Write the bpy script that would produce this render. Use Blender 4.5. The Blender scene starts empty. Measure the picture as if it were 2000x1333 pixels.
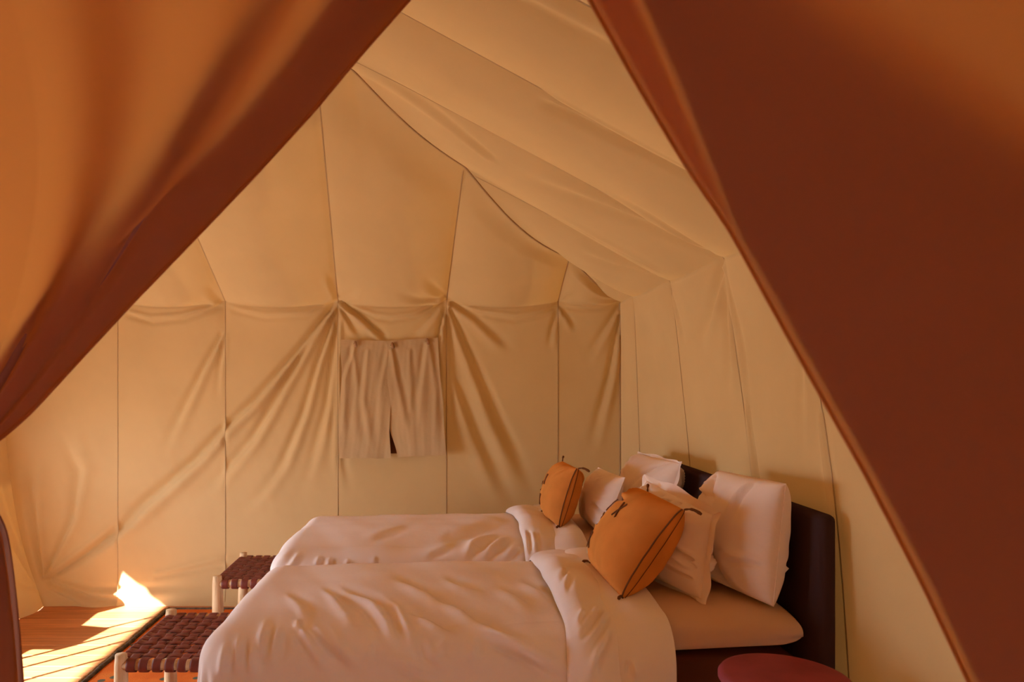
import bpy, bmesh, math, random
import numpy as np

random.seed(7)
rng = np.random.default_rng(7)
scene = bpy.context.scene
C = scene.collection

# ------------------------------------------------------------------ camera
EYE = 1.45            # eye height, metres
F = 1450.0            # focal length in pixels of a 2000 px wide frame
VX, VY = 850.0, 741.0  # where the +Y axis meets the picture
cam_d = bpy.data.cameras.new('camera')
cam = bpy.data.objects.new('camera', cam_d)
C.objects.link(cam)
cam.location = (0, 0, EYE)
cam.rotation_euler = (math.pi / 2, 0, 0)
cam_d.sensor_width = 36.0
cam_d.lens = F / 2000 * 36
cam_d.shift_x = (1000 - VX) / 2000
cam_d.shift_y = (VY - 666.5) / 2000
cam_d.clip_start = 0.02
cam_d.dof.use_dof = True
cam_d.dof.focus_distance = 3.2
cam_d.dof.aperture_fstop = 4.5
scene.camera = cam

# ------------------------------------------------------------------ world, sun, exposure
world = bpy.data.worlds.new('world')
scene.world = world
world.use_nodes = True
bg = world.node_tree.nodes['Background']
bg.inputs['Color'].default_value = (0.68, 0.84, 1.0, 1)
bg.inputs['Strength'].default_value = 9.0
SUN = np.array([0.68, 0.73, -0.54])          # the way the sunlight travels
sun_d = bpy.data.lights.new('sun', 'SUN')
sun_d.energy = 41.0
sun_d.color = (0.80, 0.93, 1.0)
sun_d.angle = math.radians(0.6)
sun = bpy.data.objects.new('sun', sun_d)
C.objects.link(sun)
from mathutils import Vector, noise as mnoise
sun.rotation_euler = Vector(SUN).to_track_quat('-Z', 'Y').to_euler()
sun.location = (-6, -6, 6)
scene.view_settings.view_transform = 'Standard'
scene.view_settings.look = 'None'
scene.view_settings.exposure = 0.84
scene.view_settings.gamma = 1.0
scene.view_settings.use_curve_mapping = False
scene.cycles.max_bounces = 10
scene.cycles.diffuse_bounces = 7
scene.cycles.transmission_bounces = 6
scene.cycles.use_denoising = True
scene.cycles.sample_clamp_indirect = 6.0


# ------------------------------------------------------------------ helpers
def at(px, py, Y):
    """point at depth Y seen at picture position (px, py)"""
    return np.array([(px - VX) * Y / F, Y, EYE - (py - VY) * Y / F])


def proj(P):
    return np.stack([VX + F * P[..., 0] / P[..., 1], VY - F * (P[..., 2] - EYE) / P[..., 1]], -1)


def sm(x, a=0.0, b=1.0):
    t = np.clip((x - a) / (b - a), 0, 1)
    return t * t * (3 - 2 * t)


def tag(o, label=None, cat=None, group=None, kind=None):
    if label: o['label'] = label
    if cat: o['category'] = cat
    if group: o['group'] = group
    if kind: o['kind'] = kind
    return o


def empty(name, loc=(0, 0, 0)):
    o = bpy.data.objects.new(name, None)
    o.empty_display_size = 0.1
    C.objects.link(o)
    o.location = loc
    return o


def link(name, me, mat, parent=None, smooth=True):
    if mat is not None and not me.materials:
        me.materials.append(mat)
    if smooth:
        me.polygons.foreach_set('use_smooth', np.ones(len(me.polygons), dtype=bool))
    o = bpy.data.objects.new(name, me)
    C.objects.link(o)
    if parent is not None:
        o.parent = parent
        o.matrix_parent_inverse = parent_inv(parent)
    return o


def parent_inv(p):
    from mathutils import Matrix
    m = Matrix.Translation(p.location) if p.parent is None else Matrix.Identity(4)
    if p.parent is not None:
        m = Matrix.Translation(p.parent.location) if p.type == 'MESH' else m
        m = Matrix.Identity(4)
    return m.inverted()


def pydata(name, V, Fc, mat, parent=None, smooth=True):
    me = bpy.data.meshes.new(name)
    me.from_pydata([tuple(v) for v in V], [], [tuple(f) for f in Fc])
    me.update()
    return link(name, me, mat, parent, smooth)


def grid_mesh(name, P, mat, parent=None, smooth=True, flip=False, loop_u=False):
    """P: (n, m, 3) array of points -> quad sheet"""
    n, m = P.shape[:2]
    idx = np.arange(n * m).reshape(n, m)
    if loop_u:
        idx = np.concatenate([idx, idx[:1]], 0)
    q = np.stack([idx[:-1, :-1], idx[1:, :-1], idx[1:, 1:], idx[:-1, 1:]], -1).reshape(-1, 4)
    if flip:
        q = q[:, ::-1]
    me = bpy.data.meshes.new(name)
    me.vertices.add(n * m)
    me.vertices.foreach_set('co', P.reshape(-1).astype(np.float32))
    me.loops.add(q.size)
    me.loops.foreach_set('vertex_index', q.reshape(-1).astype(np.int32))
    me.polygons.add(len(q))
    me.polygons.foreach_set('loop_start', (np.arange(len(q)) * 4).astype(np.int32))
    me.update(calc_edges=True)
    me.validate()
    return link(name, me, mat, parent, smooth)


def normals(P):
    du = np.gradient(P, axis=0)
    dv = np.gradient(P, axis=1)
    n = np.cross(du, dv)
    return n / (np.linalg.norm(n, axis=-1, keepdims=True) + 1e-9)


def poly_dist(Q, pts):
    """signed distance to an open polyline and the fraction along it"""
    pts = np.asarray(pts, float)
    seg = np.linalg.norm(np.diff(pts, axis=0), axis=1)
    tot = seg.sum(); acc = 0.0
    best = np.full(Q.shape[:-1], 1e9); sgn = np.zeros_like(best); tt = np.zeros_like(best)
    for i in range(len(seg)):
        a, d = pts[i], pts[i + 1] - pts[i]
        L = max(seg[i], 1e-9)
        r = Q - a
        t = np.clip((r @ d) / (L * L), 0, 1)
        e = r - t[..., None] * d
        dist = np.linalg.norm(e, axis=-1)
        cr = d[0] * r[..., 1] - d[1] * r[..., 0]
        m = dist < best
        best = np.where(m, dist, best)
        sgn = np.where(m, np.sign(cr), sgn)
        tt = np.where(m, (acc + t * L) / tot, tt)
        acc += L
    return best * sgn, best, tt


def crease(Q, pts, w0, w1, amp, side=1, ridge=0.8, start=0.04, end=0.55):
    s, d, t = poly_dist(Q, pts)
    w = w0 + (w1 - w0) * t
    tap = sm(t, 0, start) * (1 - 0.999 * sm(t, end, 1.0))
    # the cap past the ends fades as well
    g = -np.exp(-(d / w) ** 2) + ridge * np.exp(-((s * side - 1.7 * w) / (1.1 * w)) ** 2) * (d < 6 * w)
    return amp * g * tap


def wobble(Q, scale, seed=0.0):
    """cheap smooth pseudo noise in [-1, 1]"""
    x, y = Q[..., 0] * scale, Q[..., 1] * scale
    r = np.zeros_like(x)
    for k, (a, b, c, f) in enumerate([(1, .37, .3, 1), (-.55, .9, 1.7, 1.31), (.8, -.72, 4.1, 1.77), (.2, 1.1, 2.2, 2.3), (1.2, .5, 5.2, 2.9)]):
        r = r + np.sin((a * x + b * y) * f + c + seed * (k + 1.3)) / (1 + .35 * k)
    return r / 2.6


def ribbon(name, path, width, normal, mat, parent=None, thick=0.003):
    """a flat band of the given width along a path, standing `thick` proud"""
    P = np.asarray(path, float)
    T = np.gradient(P, axis=0)
    T /= np.linalg.norm(T, axis=1, keepdims=True) + 1e-9
    N = np.broadcast_to(np.asarray(normal, float), P.shape)
    N = N / np.linalg.norm(N, axis=1, keepdims=True)
    B = np.cross(T, N)
    B /= np.linalg.norm(B, axis=1, keepdims=True) + 1e-9
    prof = [(-.5, 0), (-.38, 1), (.38, 1), (.5, 0)]
    G = np.stack([P + B * (a * width) + N * (h * thick) for a, h in prof], 1)
    return grid_mesh(name, G, mat, parent)


def tube_pts(path, r, seg=10):
    P = np.asarray(path, float)
    T = np.gradient(P, axis=0)
    T /= np.linalg.norm(T, axis=1, keepdims=True) + 1e-9
    up = np.array([0, 0, 1.0]) if abs(T[0, 2]) < .9 else np.array([0, 1.0, 0])
    A = np.cross(T, up); A /= np.linalg.norm(A, axis=1, keepdims=True) + 1e-9
    B = np.cross(T, A)
    r = np.broadcast_to(np.asarray(r, float), (len(P),))
    ang = np.linspace(0, 2 * np.pi, seg, endpoint=False)
    return P[None] + r[None, :, None] * (np.cos(ang)[:, None, None] * A[None] + np.sin(ang)[:, None, None] * B[None])


def tube(name, path, r, mat, parent=None, seg=10, caps=True):
    G = tube_pts(path, r, seg)
    n, m = G.shape[:2]
    V = G.reshape(-1, 3)
    fc = []
    for i in range(n):
        j = (i + 1) % n
        for k in range(m - 1):
            fc.append((i * m + k, i * m + k + 1, j * m + k + 1, j * m + k))
    if caps:
        fc.append([i * m for i in range(n)])
        fc.append([i * m + m - 1 for i in range(n)][::-1])
    o = pydata(name, V, fc, mat, parent)
    return o


def rbox(name, lo, hi, r, mat, parent=None, seg=3, smooth=True):
    bm = bmesh.new()
    bmesh.ops.create_cube(bm, size=1.0)
    lo, hi = np.array(lo, float), np.array(hi, float)
    for v in bm.verts:
        v.co = Vector((lo + hi) / 2 + np.array(v.co) * (hi - lo))
    if r > 0:
        bmesh.ops.bevel(bm, geom=bm.edges[:], offset=r, segments=seg, profile=.5, affect='EDGES')
    me = bpy.data.meshes.new(name)
    bm.to_mesh(me); bm.free()
    return link(name, me, mat, parent, smooth and r > 0)


def lathe(name, prof, centre, mat, parent=None, seg=40):
    ang = np.linspace(0, 2 * np.pi, seg, endpoint=False)
    pr = np.asarray(prof, float)
    G = np.stack([np.stack([centre[0] + pr[:, 0] * np.cos(a), centre[1] + pr[:, 0] * np.sin(a), centre[2] + pr[:, 1]], -1) for a in ang], 0)
    return grid_mesh(name, G, mat, parent, loop_u=True)


# ------------------------------------------------------------------ materials
def nodes_mat(name):
    m = bpy.data.materials.new(name)
    m.use_nodes = True
    nt = m.node_tree
    for n in list(nt.nodes):
        nt.nodes.remove(n)
    out = nt.nodes.new('ShaderNodeOutputMaterial')
    return m, nt, out


def add_noise(nt, scale, detail=4.0, coord='Object', stretch=None, rough=.5):
    tc = nt.nodes.new('ShaderNodeTexCoord')
    mp = nt.nodes.new('ShaderNodeMapping')
    if stretch: mp.inputs['Scale'].default_value = stretch
    nt.links.new(tc.outputs[coord], mp.inputs['Vector'])
    nz = nt.nodes.new('ShaderNodeTexNoise')
    nz.inputs['Scale'].default_value = scale
    nz.inputs['Detail'].default_value = detail
    nz.inputs['Roughness'].default_value = rough
    nt.links.new(mp.outputs['Vector'], nz.inputs['Vector'])
    return nz


def ramp(nt, src, stops):
    r = nt.nodes.new('ShaderNodeValToRGB')
    el = r.color_ramp.elements
    while len(el) < len(stops): el.new(.5)
    for e, (p, c) in zip(el, stops):
        e.position = p; e.color = (*c, 1)
    nt.links.new(src, r.inputs['Fac'])
    return r


def bump(nt, src, strength, dist):
    b = nt.nodes.new('ShaderNodeBump')
    b.inputs['Strength'].default_value = strength
    b.inputs['Distance'].default_value = dist
    nt.links.new(src, b.inputs['Height'])
    return b


def cloth(name, refl, trans=None, var=.06, bump_s=.25, weave=420.0, patch=3.0, bump_d=.0008, soft=0.0):
    """woven cloth: diffuse plus light shining through"""
    m, nt, out = nodes_mat(name)
    nz = add_noise(nt, patch, 5)
    lo = tuple(c * (1 - var) for c in refl); hi = tuple(min(1, c * (1 + var)) for c in refl)
    rp = ramp(nt, nz.outputs['Fac'], [(.3, lo), (.7, hi)])
    fine = add_noise(nt, weave, 2)
    bp = bump(nt, fine.outputs['Fac'], bump_s, bump_d)
    last = bp
    if soft > 0:
        cr = add_noise(nt, 26, 6, rough=.6)
        b2 = bump(nt, cr.outputs['Fac'], soft, .006)
        nt.links.new(bp.outputs['Normal'], b2.inputs['Normal'])
        last = b2
    df = nt.nodes.new('ShaderNodeBsdfDiffuse')
    df.inputs['Roughness'].default_value = .6
    nt.links.new(rp.outputs['Color'], df.inputs['Color'])
    nt.links.new(last.outputs['Normal'], df.inputs['Normal'])
    sh = df
    if trans:
        tr = nt.nodes.new('ShaderNodeBsdfTranslucent')
        tr.inputs['Color'].default_value = (*trans, 1)
        ad = nt.nodes.new('ShaderNodeAddShader')
        nt.links.new(df.outputs[0], ad.inputs[0]); nt.links.new(tr.outputs[0], ad.inputs[1])
        sh = ad
    nt.links.new(sh.outputs[0], out.inputs['Surface'])
    return m


def glossy(name, col, rough=.5, spec=.4, var=.12, scale=8, stretch=None, bump_s=.15, bump_d=.001, stops=None, bscale=None):
    m, nt, out = nodes_mat(name)
    nz = add_noise(nt, scale, 6, stretch=stretch)
    if stops is None:
        stops = [(.3, tuple(c * (1 - var) for c in col)), (.7, tuple(min(1, c * (1 + var)) for c in col))]
    rp = ramp(nt, nz.outputs['Fac'], stops)
    b = nt.nodes.new('ShaderNodeBsdfPrincipled')
    b.inputs['Roughness'].default_value = rough
    b.inputs['Specular IOR Level'].default_value = spec
    nt.links.new(rp.outputs['Color'], b.inputs['Base Color'])
    src = nz if bscale is None else add_noise(nt, bscale, 3, stretch=stretch)
    bp = bump(nt, src.outputs['Fac'], bump_s, bump_d)
    nt.links.new(bp.outputs['Normal'], b.inputs['Normal'])
    nt.links.new(b.outputs[0], out.inputs['Surface'])
    return m


M = {}
M['canvas'] = cloth('cream_canvas', (.55, .385, .197), (.0110, .0041, .0008), var=.04, soft=.08)
M['seam'] = cloth('canvas_seam', (.49, .34, .175), (.010, .0042, .001), var=.05)
M['flap'] = cloth('canvas_flap', (.58, .405, .215), (.009, .0037, .001), var=.05, soft=.3)
M['drape'] = cloth('rust_drape', (.17, .070, .052), (.43, .19, .042), var=.05, bump_s=.2, weave=900)
M['drape_edge'] = cloth('rust_drape_edge', (.16, .06, .03), (.42, .2, .05), var=.05)
M['hem'] = cloth('rust_drape_lining', (.17, .080, .085), (.14, .055, .03), var=.05)
M['linen'] = cloth('white_cotton', (.86, .77, .73), var=.015, bump_s=.1, weave=700, soft=.20)
M['sheet'] = cloth('fitted_sheet', (.70, .48, .34), var=.015, bump_s=.1, weave=700, soft=.05)
M['pillow'] = cloth('pillow_cotton', (.88, .75, .67), var=.015, bump_s=.1, weave=700, soft=.34)
M['mustard'] = cloth('mustard_cotton', (.66, .26, .06), var=.10, bump_s=.5, weave=520, patch=9, soft=.10)
M['thread'] = cloth('brown_thread', (.17, .07, .03), var=.2)
M['headboard'] = cloth('burgundy_upholstery', (.060, .034, .036), var=.12, bump_s=.5)
M['base'] = cloth('brown_bed_base', (.14, .05, .03), var=.1)
M['red'] = glossy('red_paint', (.30, .05, .065), rough=.6, spec=.25, var=.12, scale=14)
M['leather'] = glossy('red_brown_leather', (.15, .026, .014), rough=.55, spec=.35, var=.25, scale=30)
M['log'] = glossy('peeled_log', (.60, .38, .20), rough=.65, spec=.25, scale=12, stretch=(6, 6, .8),
                  stops=[(.25, (.42, .23, .10)), (.5, (.62, .40, .21)), (.8, (.72, .50, .29))], bump_s=.3, bump_d=.002)
M['wood'] = [glossy('floor_wood', c, rough=.45, spec=.35, scale=5, stretch=(.6, 9, 4), var=.22, bump_s=.2, bump_d=.001)
             for c in ((.45, .165, .055), (.41, .15, .047), (.48, .185, .065))]
M['toggle'] = glossy('wooden_toggle', (.38, .2, .09), rough=.5, scale=40)
M['sand'] = glossy('sand', (.48, .43, .38), rough=.95, spec=.05, scale=3, var=.1)
M['pole'] = glossy('dark_pole', (.16, .09, .045), rough=.6, scale=20)

m, nt, out = nodes_mat('kilim_wool')
nz = add_noise(nt, 4.5, 4); rp = ramp(nt, nz.outputs['Fac'], [(.3, (.50, .10, .022)), (.55, (.60, .15, .03)), (.75, (.52, .19, .05))])
vo = nt.nodes.new('ShaderNodeTexVoronoi'); vo.inputs['Scale'].default_value = 9
tc = nt.nodes.new('ShaderNodeTexCoord'); nt.links.new(tc.outputs['Object'], vo.inputs['Vector'])
mk = ramp(nt, vo.outputs['Distance'], [(.16, (1, 1, 1)), (.2, (0, 0, 0))])
mx = nt.nodes.new('ShaderNodeMix'); mx.data_type = 'RGBA'
nt.links.new(mk.outputs['Color'], mx.inputs['Factor']); nt.links.new(rp.outputs['Color'], mx.inputs[6]); mx.inputs[7].default_value = (.10, .10, .07, 1)
df = nt.nodes.new('ShaderNodeBsdfDiffuse'); nt.links.new(mx.outputs[2], df.inputs['Color'])
nb = add_noise(nt, 160, 2); bp = bump(nt, nb.outputs['Fac'], .8, .003); nt.links.new(bp.outputs['Normal'], df.inputs['Normal'])
nt.links.new(df.outputs[0], out.inputs['Surface'])
M['rug'] = m
M['rug_edge'] = glossy('rug_binding', (.10, .075, .05), rough=.95, spec=.02, scale=40, var=.6, stretch=(1, 1, 1), bump_s=.9, bump_d=.004)
M['fringe'] = glossy('rug_fringe', (.34, .20, .09), rough=.95, spec=.02, scale=60, var=.4, bump_s=.9, bump_d=.004)

# ------------------------------------------------------------------ the tent shell
YB = 4.757            # back wall
XR = 1.188            # right eave
XL = -2.80            # left eave
ZE = 1.95             # eave height
PITCH = 0.544
YF = -1.3             # front wall
XA = (XR + XL) / 2    # ridge
HW = (XR - XL) / 2
YA = YB - HW          # hip apex

wall_back = tag(empty('wall_back'), 'cream canvas rear wall of the tent with sewn gores and radiating creases', 'tent wall', kind='structure')
wall_right = tag(empty('wall_right'), 'cream canvas wall and roof slope behind the headboard', 'tent wall', kind='structure')
wall_left = tag(empty('wall_left'), 'cream canvas wall beside the sunlit floor', 'tent wall', kind='structure')
wall_front = tag(empty('wall_front'), 'cream canvas wall at the front of the tent', 'tent wall', kind='structure')


def corner_x(z):
    """the rear left corner is pulled in towards the floor"""
    return XL + .30 * np.exp(-z / .60)


PW = .003281  # metres per picture pixel on the rear wall


def wl(pts):
    """picture positions on the rear wall -> (x, z)"""
    return [((x - VX) * PW, EYE - (y - VY) * PW) for x, y in pts]


BACK_CREASES = [
    # points, w0, w1, amp, side, end
    ([(660, 586), (578, 687), (494, 784), (431, 842), (381, 897), (284, 981), (200, 1052), (120, 1110)], .014, .045, .020, 1, .75),
    ([(659, 592), (612, 658), (561, 742), (519, 813), (490, 859), (431, 926), (355, 1010)], .012, .040, .015, 1, .5),
    ([(660, 600), (620, 708), (591, 809), (549, 910), (511, 960), (440, 1027)], .011, .036, .012, 1, .5),
    ([(661, 610), (637, 792), (603, 918), (570, 990)], .010, .036, .010, 1, .4),
    ([(661, 620), (652, 790), (640, 930)], .010, .022, .008, 1, .4),
    ([(666, 690), (674, 800), (672, 905), (690, 980)], .010, .03, .008, -1, .6),
    ([(437, 645), (402, 708), (368, 775), (326, 859), (301, 915)], .014, .035, .013, 1, .4),
    ([(439, 660), (428, 720), (420, 790)], .010, .025, .008, 1, .4),
    ([(662, 584), (702, 615), (739, 648), (759, 668)], .012, .020, .022, -1, .75),
    ([(664, 596), (690, 640), (712, 664)], .010, .02, .010, -1, .5),
    ([(872, 584), (858, 643), (852, 680), (856, 760)], .010, .020, .018, 1, .6),
    ([(872, 584), (842, 618), (810, 650), (770, 668)], .016, .03, .011, 1, .5),
    ([(875, 592), (922, 700), (969, 810), (1025, 920), (1060, 990)], .014, .055, .016, -1, .6),
    ([(874, 605), (892, 740), (935, 850), (990, 960), (1020, 1010)], .012, .05, .012, -1, .6),
    ([(876, 584), (930, 622), (985, 668), (1010, 700)], .014, .035, .012, -1, .5),
    ([(874, 640), (880, 720), (884, 860)], .01, .03, .010, -1, .5),
    ([(1090, 600), (1078, 640), (1070, 690)], .010, .02, .010, 1, .5),
    ([(1091, 598), (1110, 620), (1128, 650)], .010, .02, .009, -1, .5),
    ([(1211, 610), (1188, 740), (1160, 850), (1145, 900)], .012, .032, .014, 1, .5),
    ([(1211, 592), (1170, 660), (1135, 720)], .014, .03, .010, 1, .4),
    ([(88, 1136), (168, 1084), (228, 1042), (290, 992)], .014, .035, .016, 1, .7),
    ([(92, 1136), (168, 1166), (262, 1182)], .012, .025, .016, -1, .7),
    ([(95, 1130), (180, 1150), (300, 1150), (420, 1140)], .012, .03, .010, -1, .6),
    ([(84, 1136), (70, 1060), (55, 960), (60, 880)], .012, .05, .018, -1, .7),
    ([(90, 1120), (140, 1010), (150, 920), (110, 840)], .012, .05, .012, -1, .7),
    ([(300, 1130), (420, 1105), (500, 1110)], .012, .03, .007, 1, .6),
    ([(1250, 1000), (1150, 960), (1050, 970)], .02, .05, .006, 1, .6),
]
SMILES = [  # shallow hanging folds between the pinched eave points
    ([(240, 612), (300, 630), (365, 624), (437, 594)], .018, .018, .018, 1, .95),
    ([(437, 600), (520, 622), (600, 618), (660, 586)], .020, .018, .009, 1, .95),
    ([(680, 596), (731, 621), (765, 626), (813, 619), (872, 585)], .016, .016, .015, 1, .95),
    ([(873, 584), (935, 614), (1005, 626), (1060, 614), (1090, 598)], .020, .018, .012, 1, .95),
    ([(1090, 598), (1130, 602), (1170, 600), (1212, 590)], .016, .016, .006, 1, .95),
]
RISERS = [  # creases fanning up the roof from the pinched points
    ([(660, 582), (648, 545), (640, 520)], .012, .02, .010, 1, .5),
    ([(872, 580), (820, 566), (760, 540)], .012, .035, .012, 1, .5),
    ([(872, 580), (845, 545), (825, 520)], .012, .03, .010, 1, .5),
    ([(660, 582), (690, 560), (700, 530)], .012, .03, .006, -1, .5),
    ([(440, 600), (420, 570), (405, 540)], .010, .03, .010, 1, .5),
    ([(1090, 598), (1110, 575), (1135, 560)], .010, .03, .006, 1, .5),
    ([(1212, 588), (1180, 575), (1140, 570)], .010, .03, .010, 1, .6),
]


def hip_sag(X):
    """the hip seams hang in shallow scallops between the points where gores are tied"""
    ties = np.array([XL, -2.034, -1.345, XA, -.352, .149, 0.80, XR])
    amp = np.array([.04, .05, .04, .03, .035, .075, .02])
    i = np.clip(np.searchsorted(ties, X, side='right') - 1, 0, len(amp) - 1)
    t = (X - ties[i]) / (ties[i + 1] - ties[i])
    return amp[i] * np.sin(np.pi * np.clip(t, 0, 1))


SEAM_X = [None, -2.034, -1.345, -.623, .072, .787, XR]   # first one is the corner
SPLAY = [0, 0, 0, .072, .067, 0, 0]


def back_panel(i, nz=150, nr=84):
    """one gore: from the floor up the wall, round the eave and up the slope to the hip"""
    x1 = SEAM_X[i + 1]
    wid = x1 - (SEAM_X[i] if SEAM_X[i] is not None else XL)
    nx = max(24, int(wid / .0115))
    u = np.linspace(0, 1, nx)
    zz = np.linspace(0, ZE, nz)
    hh = np.linspace(0, 1, nr)[1:] ** 1.25
    # ---- wall
    Z = np.broadcast_to(zz[None], (nx, nz))
    X0 = corner_x(zz) if SEAM_X[i] is None else np.full(nz, SEAM_X[i])
    X = X0[None] + (x1 - X0)[None] * u[:, None]
    Wp = np.stack([X, np.full_like(X, YB), Z], -1)
    # ---- roof
    xe = Wp[:, -1, 0]
    ks = SPLAY[i] + (SPLAY[i + 1] - SPLAY[i]) * u        # the two middle seams run a little askew up the slope
    lim = np.minimum((XR - xe) / (1 + ks), (xe - XL) / (1 - ks))
    Hh = hh[None] * np.maximum(lim, 0)[:, None]
    Rp = np.stack([xe[:, None] + ks[:, None] * Hh, YB - Hh, ZE + PITCH * Hh], -1)
    P = np.concatenate([Wp, Rp], 1)
    pic = proj(P)
    Q = np.stack([(pic[..., 0] - VX) * PW, EYE - (pic[..., 1] - VY) * PW], -1)
    s = np.concatenate([zz - ZE, np.zeros(len(hh))])[None] + np.concatenate([np.zeros_like(Z), Hh], 1)   # <0 wall, >0 slope
    w = np.sin(np.pi * u)[:, None] ** .8
    d = np.zeros(P.shape[:2])
    for pts, w0, w1, a, side, end in BACK_CREASES:
        d += crease(Q, wl(pts), w0, w1, a * 2.1, side, end=end) * (1 - sm(s, -.02, .04))
    for pts, w0, w1, a, side, end in SMILES:
        d += crease(Q, wl(pts), w0, w1, a * 1.5, side, ridge=.9, start=.15, end=end) * (1 - sm(s, .1, .3))
    for pts, w0, w1, a, side, end in RISERS:
        d += crease(Q, wl(pts), w0, w1, a * 1.3, side, end=end) * sm(s, -.03, .03)
    # round the eave between the ties, gore bellies inwards
    fall = np.where(s > 0, np.exp(-(s / .42) ** 2), np.exp(-(np.minimum(s, 0) / .15) ** 2))
    d += .085 * w * fall * (wid / .7)
    lim2 = np.maximum(lim, .05)[:, None]
    d += np.where(s > 0, .075 * w * np.sin(np.pi * np.clip(s / lim2, 0, 1)) ** .8 * np.minimum(1, lim2 / 1.0), 0)
    d += .010 * w * wobble(Q, 3.2, i) * sm(np.abs(s), 0, .2) * np.where(s > 0, sm(lim2 - s, 0, .3), 1)
    d += .0022 * w * wobble(Q, 21, i + 2)
    # inward: away from the outside on the wall, down and in on the slope
    k = sm(s, -.15, .15)
    n = np.stack([np.zeros_like(s), -(1 - k) - k * .478, -k * .878], -1)
    n /= np.linalg.norm(n, axis=-1, keepdims=True)
    edge = np.minimum(1, np.minimum(u, 1 - u)[:, None] / .03)
    t = np.where(s > 0, np.clip(s / np.maximum(lim, 1e-4)[:, None], 0, 1), 0)
    d = d * (1 - sm(t, .75, 1.0))
    P = P + n * (d * (0.25 + .75 * edge))[..., None]
    # hip scallop
    P[..., 2] -= hip_sag(P[..., 0]) * t ** 3
    # the foot of the wall wanders and lifts a touch
    P[..., 1] -= np.where(s < 0, .02 * np.exp(-P[..., 2] / .05) * (1 + wobble(Q, 4.0, 5)), 0)
    P[:, 0, 2] = -.012
    return P


for i in range(6):
    P = back_panel(i)
    grid_mesh('canvas_panel', P, M['canvas'], wall_back, flip=True)
    if i > 0:
        nrm = np.array([0, -1, -.25])
        ribbon('seam', P[0, 2:-1:2] + nrm * .001, .007, nrm, M['seam'], wall_back, .0016)

# ---- right wall and its slope
RIGHT_Y = [YB, 4.45, 3.75, 3.05, 2.44, 1.86, 1.2, .5, -.3, -.95, YF]


def right_lean(Y, z):
    return .15 * np.clip(1 - z / ZE, 0, 1) ** .8 * sm(YB - Y, 0, .65)


def seam_drift(Y, z):
    return -.10 * sm(ZE - z, 0, 1.2) * sm(YB - Y, .4, 1.5)


RIGHT_W = [  # creases on the wall in (y, z)
    ([(3.05, 1.95), (3.10, 1.70), (3.16, 1.35)], .012, .05, .020, -1, .5),
    ([(3.05, 1.95), (3.14, 1.82), (3.28, 1.72), (3.45, 1.66)], .014, .045, .022, -1, .6),
    ([(3.05, 1.95), (2.96, 1.60), (2.93, 1.25)], .010, .03, .008, 1, .5),
    ([(2.44, 1.95), (2.52, 1.72), (2.62, 1.50)], .012, .04, .012, -1, .5),
    ([(2.44, 1.95), (2.50, 1.55), (2.55, 1.10)], .012, .03, .008, -1, .5),
    ([(2.96, 1.35), (2.93, 1.10), (2.90, .95)], .010, .02, .014, 1, .95),
    ([(2.39, 1.35), (2.36, 1.10), (2.33, .9)], .010, .02, .012, 1, .95),
    ([(1.78, .60), (1.79, .40), (1.75, .2)], .012, .02, .016, 1, .95),
    ([(3.75, 1.95), (3.68, 1.80), (3.62, 1.6)], .012, .03, .010, 1, .5),
]
RIGHT_R = [  # creases on the slope in (y, h), h = distance in from the eave
    ([(3.05, 0), (3.10, .30), (3.20, .60), (3.30, .85)], .014, .06, .016, 1, .6),
    ([(3.05, 0), (2.96, .25), (2.90, .5)], .014, .05, .012, -1, .6),
    ([(2.46, .25), (2.47, .55), (2.50, .85)], .012, .03, .022, 1, .85),
    ([(3.45, .10), (3.52, .35), (3.60, .60)], .02, .05, .012, 1, .6),
    ([(3.75, .02), (3.88, .25), (3.95, .45)], .015, .05, .014, 1, .6),
    ([(1.93, .40), (1.95, .8), (1.97, 1.3)], .02, .04, .012, 1, .8),
    ([(3.25, .9), (3.10, 1.2), (3.02, 1.5)], .02, .05, .010, -1, .6),
]


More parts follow.
